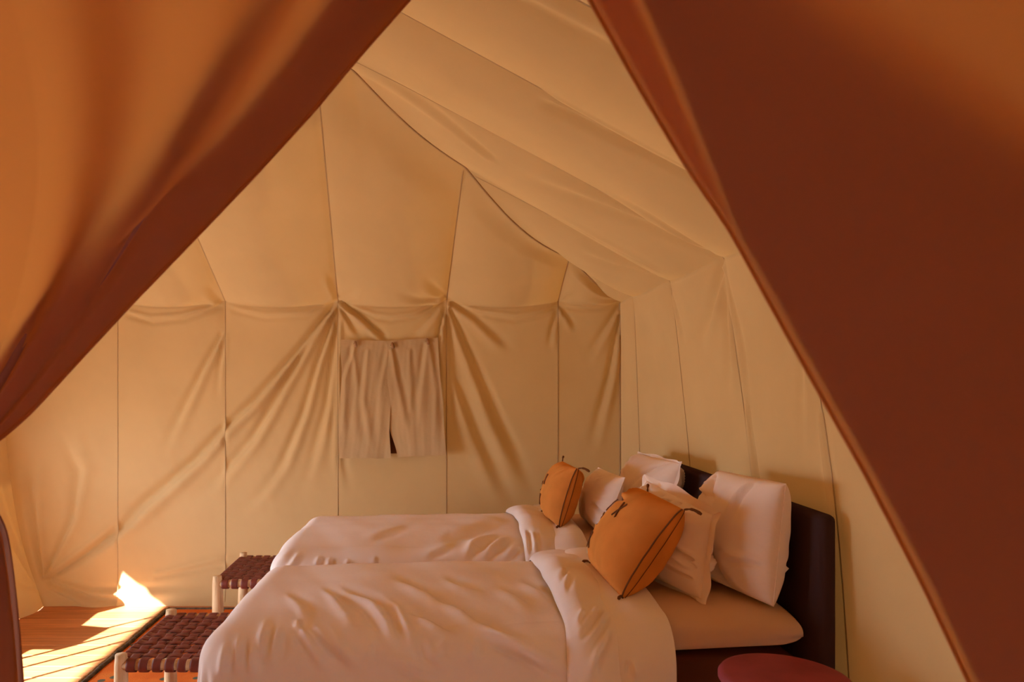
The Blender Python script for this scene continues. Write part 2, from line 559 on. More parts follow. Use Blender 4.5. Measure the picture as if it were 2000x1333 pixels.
def side_panel(y0, y1, nz, nr, fine=True):
    ny = max(10, int((y0 - y1) / (.013 if fine else .05)))
    u = np.linspace(0, 1, ny)
    zz = np.linspace(0, ZE, nz); hh = np.linspace(0, 1, nr)[1:]
    Yb = (y0 + (y1 - y0) * u)
    Yw = Yb[:, None] + (1 - u)[:, None] * seam_drift(y0, zz[None]) + u[:, None] * seam_drift(y1, zz[None])
    Zw = np.broadcast_to(zz[None], Yw.shape)
    lim = np.where(Yb > YA, YB - Yb, HW)
    Hh = hh[None] * np.maximum(lim, 0)[:, None]
    Y = np.concatenate([Yw, np.broadcast_to(Yb[:, None], Hh.shape)], 1)
    s = np.concatenate([Zw - ZE, Hh], 1)
    X = np.concatenate([XR + right_lean(Yw, Zw), XR - Hh], 1)
    Z = np.concatenate([Zw, ZE + PITCH * Hh], 1)
    P = np.stack([X, Y, Z], -1)
    w = np.sin(np.pi * u)[:, None] ** .8
    d = np.zeros_like(s)
    Qw = np.stack([Y, Z], -1); Qr = np.stack([Y, np.maximum(s, 0)], -1)
    if fine:
        for pts, w0, w1, a, side, end in RIGHT_W:
            d += crease(Qw, pts, w0, w1, a, side, end=end) * (1 - sm(s, -.02, .03))
        for pts, w0, w1, a, side, end in RIGHT_R:
            d += crease(Qr, pts, w0, w1, a, side, end=end) * sm(s, -.03, .03)
    wid = y0 - y1
    fall = np.where(s > 0, np.exp(-(s / .40) ** 2), np.exp(-(np.minimum(s, 0) / .20) ** 2))
    d += .055 * w * fall * min(1.2, wid / .6)
    L2 = np.maximum(lim, .05)[:, None]
    d += np.where(s > 0, .05 * w * np.sin(np.pi * np.clip(s / L2, 0, 1)) * np.minimum(1, L2), 0)
    d += .007 * w * wobble(Qw, 3.0, y0) * sm(np.abs(s), 0, .2) * np.where(s > 0, sm(L2 - s, 0, .3), 1)
    k = sm(s, -.15, .15)
    n = np.stack([-(1 - k) - k * .478, np.zeros_like(s), -k * .878], -1)
    n /= np.linalg.norm(n, axis=-1, keepdims=True)
    edge = np.minimum(1, np.minimum(u, 1 - u)[:, None] / .03)
    t = np.where(s > 0, np.clip(s / np.maximum(lim, 1e-4)[:, None], 0, 1), 0)
    inhip = (Y > YA)
    d = d * np.where(inhip, 1 - sm(t, .75, 1.0), 1)
    P = P + n * (d * (.25 + .75 * edge))[..., None]
    P[..., 2] -= np.where(inhip, hip_sag(XR - (YB - Y)) * t ** 3, 0)
    return P


for a, b in zip(RIGHT_Y[:-1], RIGHT_Y[1:]):
    if a > YA > b:
        Ys = [(a, YA), (YA, b)]
    fine = a > 1.3
    P = side_panel(a, b, 110 if fine else 30, 110 if fine else 30, fine)
    if b == YF:
        P = P[:, 28:]          # gap added behind the viewer, lets skylight onto the drape fronts
    grid_mesh('canvas_panel', P, M['canvas'], wall_right)
    if b > .4:
        nrm = np.array([-1, 0, -.3])
        ribbon('seam', P[-1, 2:-1:2] + nrm * .001, .007, nrm, M['seam'], wall_right, .0015)
# the corner seam between rear and right walls
cz = np.linspace(.02, ZE - .01, 40)
ribbon('seam', np.stack([np.full(40, XR - .004), np.full(40, YB - .006), cz], -1), .012, (-1, -1, 0), M['seam'], wall_right, .004)

# the seam along the hip
hx = np.linspace(XR - .01, XA, 160)
hipP = np.stack([hx, YB - (XR - hx), ZE + PITCH * (XR - hx) - hip_sag(hx)], -1)
tube('seam', hipP, .0065, M['seam'], wall_right, 8)
hx = np.linspace(XL + .01, XA, 160)
tube('seam', np.stack([hx, YB - (hx - XL), ZE + PITCH * (hx - XL) - hip_sag(hx)], -1), .02, M['seam'], wall_left, 8)
tube('seam', [(XA, YA + .1, ZE + PITCH * HW - .012), (XA, 0, ZE + PITCH * HW - .012), (XA, YF, ZE + PITCH * HW - .012)], .03, M['seam'], wall_left, 8)
zp = ZE + PITCH * HW  # patch added over the apex, keeps sun from leaking between the panels
pydata('leak_patch', [(XA, YA, zp + .03)] + [(XA + .35 * math.cos(a), YA + .35 * math.sin(a), zp + .03 - PITCH * .30) for a in np.linspace(0, 2 * math.pi, 16, endpoint=False)],
       [(0, k + 1, (k + 1) % 16 + 1) for k in range(16)], M['seam'], wall_left, False)

# ---- left slope, left wall with an unseen opening added for the sun
us = np.linspace(0, 1, 60); yy = np.linspace(YB, YF, 70)
LS = np.zeros((70, 40, 3)); hs = np.linspace(0, 1, 40)
for a, y in enumerate(yy):
    lim = min(YB - y, HW)
    LS[a, :, 0] = XL + hs * lim; LS[a, :, 1] = y; LS[a, :, 2] = ZE + PITCH * hs * lim
    if y > YA: LS[a, :, 2] -= hip_sag(XL + hs * lim) * hs ** 3
grid_mesh('canvas_panel', LS, M['canvas'], wall_left, flip=True)
# panel next to the rear corner
yy = np.linspace(YB, 3.95, 60); zz = np.linspace(0, ZE, 110)
Yg, Zg = np.meshgrid(yy, zz, indexing='ij')
k = sm(Yg, 4.0, YB) ** .8
Xg = XL + (corner_x(Zg) - XL) * k
Qg = np.stack([Yg, Zg], -1)
d = .03 * np.sin(np.pi * (Yg - 3.95) / (YB - 3.95)) * (1 - .4 * Zg)
for pts, w0, w1, a, side, end in [([(YB, .12), (4.60, .55), (4.52, 1.1)], .015, .05, .020, 1, .7), ([(YB, .1), (4.5, .25), (4.2, .25)], .015, .05, .012, 1, .7),
                                  ([(YB, .35), (4.66, .8), (4.62, 1.3)], .02, .05, .014, 1, .7)]:
    d = d + crease(Qg, pts, w0, w1, a, side, end=end)
Xg = Xg + d * np.minimum(1, (YB - Yg) / .05) + .03 * np.exp(-Zg / .05) * sm(YB - Yg, 0, .2)
grid_mesh('canvas_panel', np.stack([Xg, Yg, Zg], -1), M['canvas'], wall_left, flip=True)
# around the opening: lower cloth cut to shape the sun patch, the head band, the front part
SUN_CUT = [(3.95, .95), (3.90, .842), (3.93, .72), (3.93, .67), (3.873, .66), (3.838, .564), (3.60, .572), (3.36, .72), (3.345, .72), (3.167, .683), (3.161, .606),
        (3.30, .503), (3.14, .48), (3.12, .40), (3.06, .20), (3.02, .05)]
me_v = [(XL, 3.95, 0)] + [(XL, y, z) for y, z in SUN_CUT] + [(XL, 3.02, 0)]
pydata('canvas_panel', me_v, [list(range(len(me_v)))], M['canvas'], wall_left, False)
WT = 1.25
pydata('canvas_panel', [(XL, 3.95, WT), (XL, 3.95, ZE), (XL, 2.12, ZE), (XL, 2.12, WT)], [(0, 1, 2, 3)], M['canvas'], wall_left, False)
pydata('canvas_panel', [(XL, 2.12, 0), (XL, 2.12, ZE), (XL, YF, ZE), (XL, YF, 0)], [(0, 1, 2, 3)], M['canvas'], wall_left, False)
# front gable
pydata('canvas_panel', [(XL, YF, 0), (XR + .2, YF, 0), (XR, YF, ZE), (XA, YF, ZE + PITCH * HW), (XL, YF, ZE)], [(0, 1, 2, 3, 4)], M['canvas'], wall_front, False)
# unseen poles in the added opening, for shadow lines across the sun patch
win = tag(empty('added_opening', (XL, 2.6, 0)), 'unseen opening added in the canvas to shape the sun patch, with slim poles', 'opening', kind='structure')
for y in (3.35, 3.13, 2.93, 2.67, 2.3):
    tube('bar', [(XL - .02, y, 0), (XL - .02, y, WT)], .0115, M['pole'], win, 8)
# unseen awning added outside, its edge trims the sun patch
aw = tag(empty('added_awning', (-3.5, 2, 2)), 'unseen canvas awning added outside to trim the sun patch', 'awning', kind='structure')
AX = -1.745 - .68 * 2.0 / .54
pydata('sun_trim_sheet', [(XL, YF, 2.06), (XL, 6.2, 2.06), (AX, 6.2, 2.0), (AX, YF, 2.0)], [(0, 1, 2, 3)], M['canvas'], aw, False)

# ---- ground outside
g = tag(pydata('ground', [(-60, -60, -.16), (60, -60, -.16), (60, 60, -.16), (-60, 60, -.16)], [(0, 1, 2, 3)], M['sand'], None, False),
        'pale sandy ground outside the tent', 'ground', kind='structure')

# ------------------------------------------------------------------ floor
floor = tag(empty('floor', (0, 0, 0)), 'warm brown timber plank floor with a bright patch of sun', 'floor', kind='structure')
PWD = .148
y = YF + .02; n = 0
plank_me = None
while y < YB + .02:
    yb = min(y + PWD - .003, YB + .04)
    o = rbox('plank', (XL + .02, y, -.04), (XR + .12, yb, 0.0 - .0006 * (n % 3)), .002, M['wood'][(n * 7 + n // 3) % 3], floor, 1, False)
    y += PWD; n += 1

# ------------------------------------------------------------------ rug
RX0, RX1, RY0, RY1 = -1.655, 1.10, 1.75, 4.64
rug = tag(empty('rug', (0, 3, 0)), 'orange red woven rug with dark edging under the beds and stools', 'rug')
rbox('weave', (RX0, RY0, .001), (RX1, RY1, .011), .004, M['rug'], rug, 2)
ey = np.linspace(RY0, RY1, 240)
rough = .004 * wobble(np.stack([ey, ey * 0], -1), 30)
tube('binding', np.stack([RX0 - .010 + rough, ey, np.full(240, .012)], -1), .011 + np.abs(rough), M['rug_edge'], rug, 8)
tube('cord_edge', np.stack([RX0 - .034 + rough[::-1], ey, np.full(240, .009)], -1), .009, M['fringe'], rug, 8)
for a, b, name in ((RX0, RX1, 'end_binding'),):
    ex = np.linspace(a, b, 120)
    tube(name, np.stack([ex, np.full(120, RY1 + .006), np.full(120, .011)], -1), .009, M['rug_edge'], rug, 8)

# ------------------------------------------------------------------ beds
def bed(name, y0, y1, label):
    b = tag(empty(name, (.2, (y0 + y1) / 2, 0)), label, 'bed', 'twin beds sharing one headboard')
    rbox('bed_base', (-.60, y0 + .05, .10), (1.15, y1 - .05, .57), .02, M['base'], b, 2)
    for x in (-.52, 1.05):
        for y in (y0 + .12, y1 - .12):
            tube('leg', [(x, y, .011), (x, y, .10)], .025, M['pole'], b, 12)
    # mattress in a fitted sheet: soft rounded slab, a little thinner at the head
    nx, na = 60, 48
    xs = np.concatenate([np.linspace(-.64, -.58, 8), np.linspace(-.57, 1.09, nx - 20), np.linspace(1.095, 1.15, 12)])
    ang = np.linspace(0, 2 * np.pi, na, endpoint=False)
    yc, hwid, zc, hz = (y0 + y1) / 2, (y1 - y0) / 2, .645, .068
    G = np.zeros((na, len(xs), 3))
    for j, x in enumerate(xs):
        e = min(1.0, max(0.0, min((x + .64) / .07, (1.152 - x) / .09)))
        sc = math.sqrt(1 - (1 - e) ** 2) if e < 1 else 1.0
        ww = hwid * (.95 + .05 * sc); hh = hz * (.52 + .48 * sc)
        ca, sa = np.cos(ang), np.sin(ang)
        yq = np.sign(ca) * np.abs(ca) ** .30 * ww
        zq = np.sign(sa) * np.abs(sa) ** .62 * hh
        G[:, j, 0] = x; G[:, j, 1] = yc + yq
        G[:, j, 2] = zc + zq + .010 * (1 - (yq / hwid) ** 2) * (sa > 0) + np.where(sa < 0, .02 * sm(x, .6, 1.15), 0) - .075 * (1 - sm(x, .42, .60))
    m_ = grid_mesh('mattress', G, M['sheet'], b, loop_u=True)
    return b


NY0, NY1, FY0, FY1 = 2.30, 3.20, 3.25, 4.15
bed('bed', NY0, NY1, 'single bed in the front, its white sheet bare beside the red side table')
bed('bed', FY0, FY1, 'single bed at the back beside the rear canvas wall')

hb = tag(empty('headboard', (1.22, 3.2, 0)), 'dark burgundy upholstered headboard standing behind both beds', 'headboard')
rbox('panel', (1.185, 2.285, .02), (1.240, 4.12, 1.03), .022, M['headboard'], hb, 4)
for y in (2.40, 4.02):
    rbox('foot', (1.195, y - .03, 0.0), (1.235, y + .03, .03), .004, M['pole'], hb, 1)


# ------------------------------------------------------------------ duvets
def drape(p, q, x0, x1, y0, y1, R, ztop, dome, flare=.03):
    cx = np.clip(p, x0 + R, x1); cy = np.clip(q, y0 + R, y1 - R)
    ex, ey_ = p - cx, q - cy
    d = np.sqrt(ex ** 2 + ey_ ** 2)
    dx, dy = ex / (d + 1e-9), ey_ / (d + 1e-9)
    arc = R * math.pi / 2
    hor = np.where(d < arc, R * np.sin(np.minimum(d, arc) / R), R + flare * (d - arc))
    drop = np.where(d < arc, R * (1 - np.cos(np.minimum(d, arc) / R)), R + (d - arc) * .995)
    yy = (cy - (y0 + y1) / 2) / ((y1 - y0) / 2)
    xx = np.clip((p - x0) / .55, 0, 1)
    crown = dome * (1 - yy ** 2) * (.35 + .65 * sm(xx))
    return np.stack([cx + dx * hor, cy + dy * hor, ztop + crown - drop], -1)


NEAR_CREASES = [
    ([(534, 1207), (526, 1249), (515, 1326)], 6, 11, .012, 1), ([(557, 1219), (553, 1265), (542, 1311)], 6, 11, .014, 1),
    ([(572, 1210), (580, 1246), (603, 1288), (626, 1326)], 6, 12, .014, -1), ([(598, 1215), (607, 1234), (649, 1288), (684, 1326)], 6, 12, .014, -1),
    ([(628, 1215), (638, 1242), (657, 1280), (688, 1319)], 6, 11, .010, -1), ([(592, 1208), (590, 1240)], 5, 7, .006, 1),
    ([(480, 1235), (478, 1326)], 6, 10, .012, 1), ([(503, 1245), (506, 1285), (515, 1330)], 6, 10, .012, 1), ([(455, 1250), (448, 1333)], 6, 9, .010, 1),
    ([(626, 1142), (680, 1172), (728, 1199)], 6, 9, .011, 1), ([(657, 1145), (726, 1168), (780, 1192)], 6, 9, .011, 1),
    ([(640, 1160), (690, 1195), (705, 1230)], 6, 9, .008, 1),
    ([(726, 1168), (765, 1203), (784, 1242), (790, 1280)], 6, 11, .012, -1), ([(788, 1188), (842, 1207), (904, 1234)], 6, 10, .012, 1),
    ([(853, 1165), (911, 1188), (946, 1211)], 6, 10, .012, 1), ([(765, 1126), (842, 1153), (892, 1188)], 7, 10, .010, 1),
    ([(858, 1122), (900, 1140), (960, 1155)], 6, 9, .008, 1), ([(919, 1234), (980, 1269), (1073, 1319), (1110, 1345)], 8, 14, .020, -1),
    ([(936, 1240), (938, 1300)], 6, 10, .010, 1), ([(734, 1245), (731, 1300)], 6, 10, .007, 1), ([(882, 1245), (872, 1290)], 6, 10, .008, 1),
    ([(815, 1240), (830, 1290), (870, 1330)], 7, 12, .008, -1), ([(700, 1180), (740, 1225), (752, 1270)], 7, 12, .009, -1),
    ([(960, 1140), (1010, 1160), (1060, 1190)], 7, 10, .007, 1), ([(900, 1190), (960, 1215), (1040, 1250)], 8, 12, .008, 1),
    ([(1010, 1125), (1060, 1150), (1100, 1180)], 6, 10, .007, 1), ([(560, 1150), (600, 1180), (625, 1210)], 7, 10, .006, 1),
    ([(750, 1290), (800, 1320), (860, 1350)], 8, 14, .008, -1),
]
FAR_CREASES = [
    ([(634, 1088), (622, 1112)], 4, 5, .007, 1), ([(655, 1090), (646, 1112)], 4, 5, .007, 1), ([(690, 1095), (680, 1112)], 4, 5, .006, 1),
    ([(978, 1050), (931, 1072), (911, 1103)], 5, 8, .012, 1), ([(1006, 1055), (968, 1078), (950, 1104)], 5, 8, .012, 1),
    ([(990, 1036), (940, 1044), (880, 1053), (840, 1070)], 5, 9, .009, 1), ([(804, 1036), (750, 1048), (707, 1061)], 5, 8, .006, 1),
    ([(1000, 1030), (950, 1032), (890, 1038)], 5, 8, .006, 1), ([(600, 1085), (575, 1110), (560, 1130)], 5, 7, .008, 1), ([(580, 1080), (556, 1110), (545, 1130)], 5, 7, .008, 1),
    ([(900, 1065), (850, 1085), (830, 1105)], 5, 9, .006, 1), ([(740, 1085), (736, 1112)], 4, 6, .004, 1), ([(1020, 1070), (1000, 1090), (985, 1104)], 5, 7, .009, 1),
]


def duvet(y0, y1, label, creases, seed, x_fold, zt, on, of):
    du = tag(empty('duvet', (-.1, (y0 + y1) / 2, .7)), label, 'duvet', 'white duvets')
    R, dome = .105, .05
    x0 = -.735
    dropn = .50
    # the cover
    ps = np.linspace(x0 - .42, x_fold + .04, 250)
    qs = np.concatenate([np.linspace(y0 - .06 - .40, y0 + .12, 110), np.linspace(y0 + .13, y1 - .1, 70), np.linspace(y1 - .09, y1 + .06 + .32, 36)])
    Pp, Qq = np.meshgrid(ps, qs, indexing='ij')
    P = drape(Pp, Qq, x0, 9, y0 - on, y1 + of, R, zt, dome)
    n = normals(P)
    if n[120, 130, 2] < 0: n = -n
    pic = proj(P)
    d = np.zeros(P.shape[:2])
    face = sm(-(n[..., 1]) * 1.0 + n[..., 2], .1, .5) + sm(-n[..., 0], .2, .7)
    face = np.clip(face, 0, 1)
    for pts, w0, w1, a, side in creases:
        d += crease(pic, pts, w0 * 1.05, w1 * 1.05, a * 1.45, side, start=.42, end=.5, ridge=1.1)
    d *= face
    UV = np.stack([Pp, Qq], -1)
    d += .009 * wobble(UV, 5.0, seed) + .0035 * wobble(UV, 13.0, seed + 2) 
    # gathered folds round the foot and down the sides
    low = sm(zt - P[..., 2], .05, .35)
    ex = np.clip(x0 + R - Pp, 0, None); ey1 = np.clip(y0 - on + R - Qq, 0, None); ey2 = np.clip(Qq - (y1 + of - R), 0, None)
    th = np.arctan2(np.maximum(ey1, ey2), ex + 1e-6)
    corner = np.sin(2 * th) * (ex > 0)
    d += low * (.010 * np.sin(Qq * 34 + 3 * wobble(UV, 3, seed)) * (ex > ey1) + .007 * np.sin(Pp * 24 + 3 * wobble(UV, 2.5, seed + 1)) * (ex <= ey1))
    d += low * corner * .022 * np.sin(th * 16 + seed)
    P = P + n * d[..., None]
    P[..., 2] = np.maximum(P[..., 2], .09)
    grid_mesh('cover', P, M['linen'], du)
    return du


def cuff(du, y0, y1, zt, on, of, xa, xb, thick, lift, creases, seed, name, puff=.5, wav=.012):
    """a band of the duvet's top end turned back over the cover"""
    R, dome = .105, .05
    ns = 54
    t = np.linspace(0, 1, ns)
    qs = np.concatenate([np.linspace(y0 - .06 - .36, y0 + .12, 120), np.linspace(y0 + .13, y1 - .1, 70), np.linspace(y1 - .09, y1 + .06 + .2, 30)])
    T, Qq = np.meshgrid(t, qs, indexing='ij')
    xl = xa + wav * wobble(np.stack([Qq, Qq * 0], -1), 7, seed)
    xr = xb + wav * .6 * wobble(np.stack([Qq, Qq * 0], -1), 5, seed + 3)
    Pp = xl + (xr - xl) * T
    P = drape(Pp, Qq, -9, 9, y0 - on, y1 + of, R, zt, dome)
    n = normals(P)
    if n[20, 150, 2] < 0: n = -n
    # rounded roll at the fold, flattening towards the pillows
    h = lift + thick * np.sqrt(np.clip(1 - ((T - puff) / np.where(T < puff, puff, 1.02 - puff)) ** 2, 0, 1)) ** 1.0
    h = h * (1 + .25 * wobble(np.stack([Qq, T * .2], -1), 9, seed))
    pic = proj(P + n * h[..., None])
    d = np.zeros_like(h)
    for pts, w0, w1, a, side in creases:
        d += crease(pic, pts, w0, w1, a * 1.1, side, start=.25, end=.5, ridge=.9)
    d += .003 * wobble(np.stack([Pp, Qq], -1), 16, seed + 2)
    P = P + n * (h + d * sm(h, 0, .02))[..., None]
    return grid_mesh(name, P, M['linen'], du)


CUFF_N = [
    ([(1150, 1192), (1138, 1215), (1132, 1240)], 5, 7, .010, 1), ([(1162, 1198), (1145, 1228), (1135, 1256)], 5, 7, .012, 1),
    ([(1178, 1185), (1160, 1222), (1140, 1255)], 5, 7, .012, 1), ([(1192, 1196), (1172, 1238), (1148, 1276)], 5, 8, .012, 1),
    ([(1196, 1230), (1180, 1270), (1160, 1320)], 5, 8, .010, 1), ([(1120, 1120), (1112, 1140), (1108, 1165)], 5, 7, .007, 1),
    ([(1110, 1110), (1100, 1130), (1096, 1150)], 5, 7, .006, 1), ([(1175, 1270), (1168, 1300), (1165, 1333)], 5, 8, .008, 1),
]
FX = .425
ZN, ZF = .660, .683
dn = duvet(NY0, NY1, 'rumpled white duvet on the front bed, turned back below the mustard cushion', NEAR_CREASES, 1.0, FX, ZN, .06, .012)
cuff(dn, NY0, NY1, ZN, .06, .012, FX + .10, FX + .29, .022, .030, [([(1225, 1290), (1232, 1333)], 5, 8, .012, -1)], 3.0, 'folded_underside', .45, .006)
cuff(dn, NY0, NY1, ZN, .06, .012, FX - .025, FX + .165, .050, .012, CUFF_N, 1.7, 'turned_back_edge', .35)
df_ = duvet(FY0, FY1, 'rumpled white duvet on the back bed beside the rear canvas wall', FAR_CREASES, 4.0, FX, ZF, .012, .05)
cuff(df_, FY0, FY1, ZF, .012, .05, FX + .10, FX + .25, .022, .025, [], 6.0, 'folded_underside', .45, .006)
cuff(df_, FY0, FY1, ZF, .012, .05, FX - .025, FX + .155, .040, .012, [([(1030, 1030), (1036, 1060), (1040, 1095)], 4, 6, .012, 1), ([(1045, 1035), (1052, 1060), (1054, 1090)], 4, 6, .010, 1)], 5.1, 'turned_back_edge', .35)


# ------------------------------------------------------------------ pillows and cushions
def pillow_surf(cn, thick, conc=.07, power=.62, wr=.08, seed=0.0, lump=.006, n=72, rnd=.12, folds=9):
    """cn: near-bottom, far-bottom, near-top, far-top; returns front and back sheets (front faces the foot of the bed)"""
    nb, fb, ntp, ft = [np.array(c, float) for c in cn]
    u = np.sin(np.linspace(-np.pi / 2, np.pi / 2, n)); v = u.copy()
    U, V = np.meshgrid(u, v, indexing='ij')
    U2 = U * (1 - conc * (1 - V ** 2) ** 1.0 * np.abs(U) ** 3)
    V2 = V * (1 - conc * (1 - U ** 2) ** 1.0 * np.abs(V) ** 3)
    U2, V2 = U2 * np.sqrt(1 - rnd * V ** 2 / 2), V2 * np.sqrt(1 - rnd * U ** 2 / 2)
    a, b = (U2[..., None] + 1) / 2, (V2[..., None] + 1) / 2
    P = (1 - a) * (1 - b) * nb + a * (1 - b) * fb + (1 - a) * b * ntp + a * b * ft
    A = (fb + ft - nb - ntp) / 2; B = (ntp + ft - nb - fb) / 2
    N = np.cross(A, B); N /= np.linalg.norm(N)
    if N[0] > 0: N = -N
    t = ((1 - np.abs(U) ** 2.4) * (1 - np.abs(V) ** 2.4)) ** power
    # gathers running in from the seams
    ang = np.arctan2(V, U)
    eu = np.maximum(np.abs(U), np.abs(V))
    t = t * (1 + wr * np.sin(ang * 15 + seed * 3 + 1.5 * wobble(np.stack([U, V], -1), 2.0, seed)) * sm(eu, .35, .9))
    lm = lump * wobble(np.stack([U, V], -1), 4.0, seed) * (1 - eu ** 4)
    fr_rng = random.Random(int(seed * 100))
    UV = np.stack([U, V], -1)
    fold = np.zeros_like(U)
    for k in range(folds):                       # slack cloth: folds running in from corners and edges
        a0 = fr_rng.uniform(0, 2 * math.pi)
        s0 = np.array([math.cos(a0), math.sin(a0)]); s0 = s0 / max(abs(s0)) * .96
        e0_ = s0 * fr_rng.uniform(.15, .5) + np.array([fr_rng.uniform(-.4, .4), fr_rng.uniform(-.4, .4)])
        m0 = (s0 + e0_) / 2 + np.array([fr_rng.uniform(-.08, .08), fr_rng.uniform(-.08, .08)])
        fold += crease(UV, [s0, m0, e0_], .035, .075, fr_rng.uniform(.5, 1.0), fr_rng.choice((-1, 1)), start=.1, end=.35)
    lm = lm + .024 * fold * (thick / .18) * np.clip(t * 2.5, 0, 1)
    front = P + N * (t * thick * .55 + lm)[..., None]
    back = P - N * (t * thick * .45 - lm)[..., None]
    return front, back, N, P


def two_sheets(name, front, back, mat, parent=None):
    n, m = front.shape[:2]
    V = np.concatenate([front.reshape(-1, 3), back.reshape(-1, 3)])
    idx = np.arange(n * m).reshape(n, m)
    q1 = np.stack([idx[:-1, :-1], idx[1:, :-1], idx[1:, 1:], idx[:-1, 1:]], -1).reshape(-1, 4)
    q2 = q1[:, ::-1] + n * m
    me = bpy.data.meshes.new(name)
    me.from_pydata(V.tolist(), [], np.concatenate([q1, q2]).tolist())
    bm = bmesh.new(); bm.from_mesh(me)
    bmesh.ops.remove_doubles(bm, verts=bm.verts, dist=1e-5)
    bmesh.ops.recalc_face_normals(bm, faces=bm.faces)
    bm.to_mesh(me); bm.free()
    return link(name, me, mat, parent)


def rim(P):
    return np.concatenate([P[0, :], P[1:, -1], P[-1, -2::-1], P[-2:0:-1, 0]], 0)


def white_pillow(cn, thick, label, seed, flange=0.0, **kw):
    c = np.mean(np.array(cn), 0)
    p = tag(empty('pillow', (c[0], c[1], min(q[2] for q in cn))), label, 'pillow', 'white pillows')
    fr, bk, N, P = pillow_surf(cn, thick, seed=seed, **kw)
    # folded cloth: sharp creases in the case
    case = two_sheets('pillowcase', fr, bk, M['pillow'], p)
    r = rim(P); c0 = P.mean((0, 1))
    out_ = r - c0; out_ /= np.linalg.norm(out_, axis=1, keepdims=True)
    if flange > 0:
        k = np.arange(len(r))
        wv = .007 * np.sin(k * .13 + seed) + .003 * np.sin(k * .31 + 2 * seed)
        r2 = r + out_ * (flange + .004 * np.sin(k * .3))[:, None] + N * wv[:, None]
        mid = (r + r2) / 2 + N * (.4 * wv)[:, None]
        G = np.stack([r, mid, r2], 1)
        G = np.concatenate([G, G[:1]], 0)
        G[..., 2] = np.maximum(G[..., 2], .722)
        grid_mesh('flange', G, M['pillow'], case)
    else:
        rr = np.concatenate([r, r[:1]], 0)
        tube('piped_seam', rr, .0022, M['pillow'], case, 6, False)
    return p


def mustard_cushion(cn, thick, label, seed, crosses):
    c = np.mean(np.array(cn), 0)
    p = tag(empty('cushion', (c[0], c[1], min(q[2] for q in cn))), label, 'cushion', 'mustard cushions')
    fr, bk, N, P = pillow_surf(cn, thick, conc=.06, power=.50, wr=.02, seed=seed, lump=.003, rnd=.20, folds=3)
    cov = two_sheets('cushion_cover', fr, bk, M['mustard'], p)
    n = fr.shape[0]
    # stitched rows along the side that faces the room
    near_f, near_b = fr, bk
    for k, (sheet, j) in enumerate(((fr, 3), (bk, 2))):
        path = sheet[j, 3:-3] + (N if sheet is fr else -N) * .001
        nn = N if sheet is fr else -N
        ribbon('stitched_seam', path, .006 if k != 1 else .004, nn + np.array([0, -.6, 0]), M['thread'], cov, .0022)
    # crosses embroidered on the front
    for (u, v, s, a) in crosses:
        i = int((math.asin(max(-1, min(1, u))) / math.pi + .5) * (n - 1)); j = int((math.asin(max(-1, min(1, v))) / math.pi + .5) * (n - 1))
        ctr = fr[i, j]
        du_ = fr[min(i + 2, n - 1), j] - fr[i - 2, j]; du_ /= np.linalg.norm(du_)
        dv_ = fr[i, min(j + 2, n - 1)] - fr[i, j - 2]; dv_ /= np.linalg.norm(dv_)
        nn = np.cross(du_, dv_); nn /= np.linalg.norm(nn)
        if nn @ N < 0: nn = -nn
        dv_ = np.cross(nn, du_); dv_ /= np.linalg.norm(dv_)
        if dv_[2] < 0: dv_ = -dv_
        for sgn in (1, -1):
            dirn = math.cos(a * sgn) * dv_ + math.sin(a * sgn) * du_
            ts = np.linspace(-s, s, 9)
            # follow the bulging cover
            path = []
            for q in ts:
                pt = ctr + dirn * q
                k = np.argmin(((fr.reshape(-1, 3) - pt) ** 2).sum(1))
                off = (fr.reshape(-1, 3)[k] - pt) @ nn
                path.append(pt + nn * (off * .9 + .0015))
            ribbon('stitched_cross', path, .0065, nn, M['thread'], cov, .0035)
    # tassels on the corners
    for (i, j, dv3) in ((0, n - 1, (.05, -.02, -.012)), (n - 1, n - 1, (.01, .03, .02)), (0, 0, (-.02, -.02, .004)), (n - 1, 0, (-.03, .02, .004))):
        s0 = P[i, j]; tp = np.array(dv3)
        ts = np.linspace(0, 1, 8)[:, None]
        path = s0 + tp * ts + np.array([0, 0, .008]) * np.sin(np.pi * ts)
        tube('tassel', path, np.array([.003, .0035, .0025, .005, .0045, .005, .006, .004]), M['thread'], p, 8)
    return p


white_pillow([(1.075, 2.35, .722), (.97, 2.88, .722), (1.105, 2.33, 1.125), (1.085, 2.84, 1.105)], .19,
             'large upright white pillow against the headboard on the front bed', 1.0, conc=.03, wr=.03, power=.40, folds=14)
white_pillow([(.87, 2.42, .726), (.72, 2.93, .726), (.915, 2.44, 1.005), (.835, 2.94, 1.055)], .20,
             'white pillow with a flat border leaning behind the mustard cushion, front bed', 2.3, flange=.035, conc=.04, wr=.04)
white_pillow([(.765, 3.38, .726), (.765, 3.92, .726), (.872, 3.40, 1.0), (.862, 3.93, .985)], .15,
             'white pillow between the back mustard cushion and the rearmost pillow', 3.1, conc=.05, wr=.04)
white_pillow([(1.00, 3.33, .724), (.99, 3.95, .724), (1.10, 3.31, 1.08), (1.08, 3.97, 1.06)], .22,
             'white pillow propped on the headboard at the far end, back bed', 4.4, flange=.014, conc=.05, wr=.06, folds=12)
mustard_cushion([(.600, 2.38, .735), (.585, 2.82, .742), (.81, 2.39, 1.035), (.812, 2.83, 1.03)], .22,
                'mustard cushion with stitched crosses and tassels on the front bed', 1.0,
                [(-.12, .30, .036, .55), (.50, .30, .032, .5), (.68, -.05, .03, .5), (.38, -.50, .034, .5), (.85, -.4, .028, .5)])
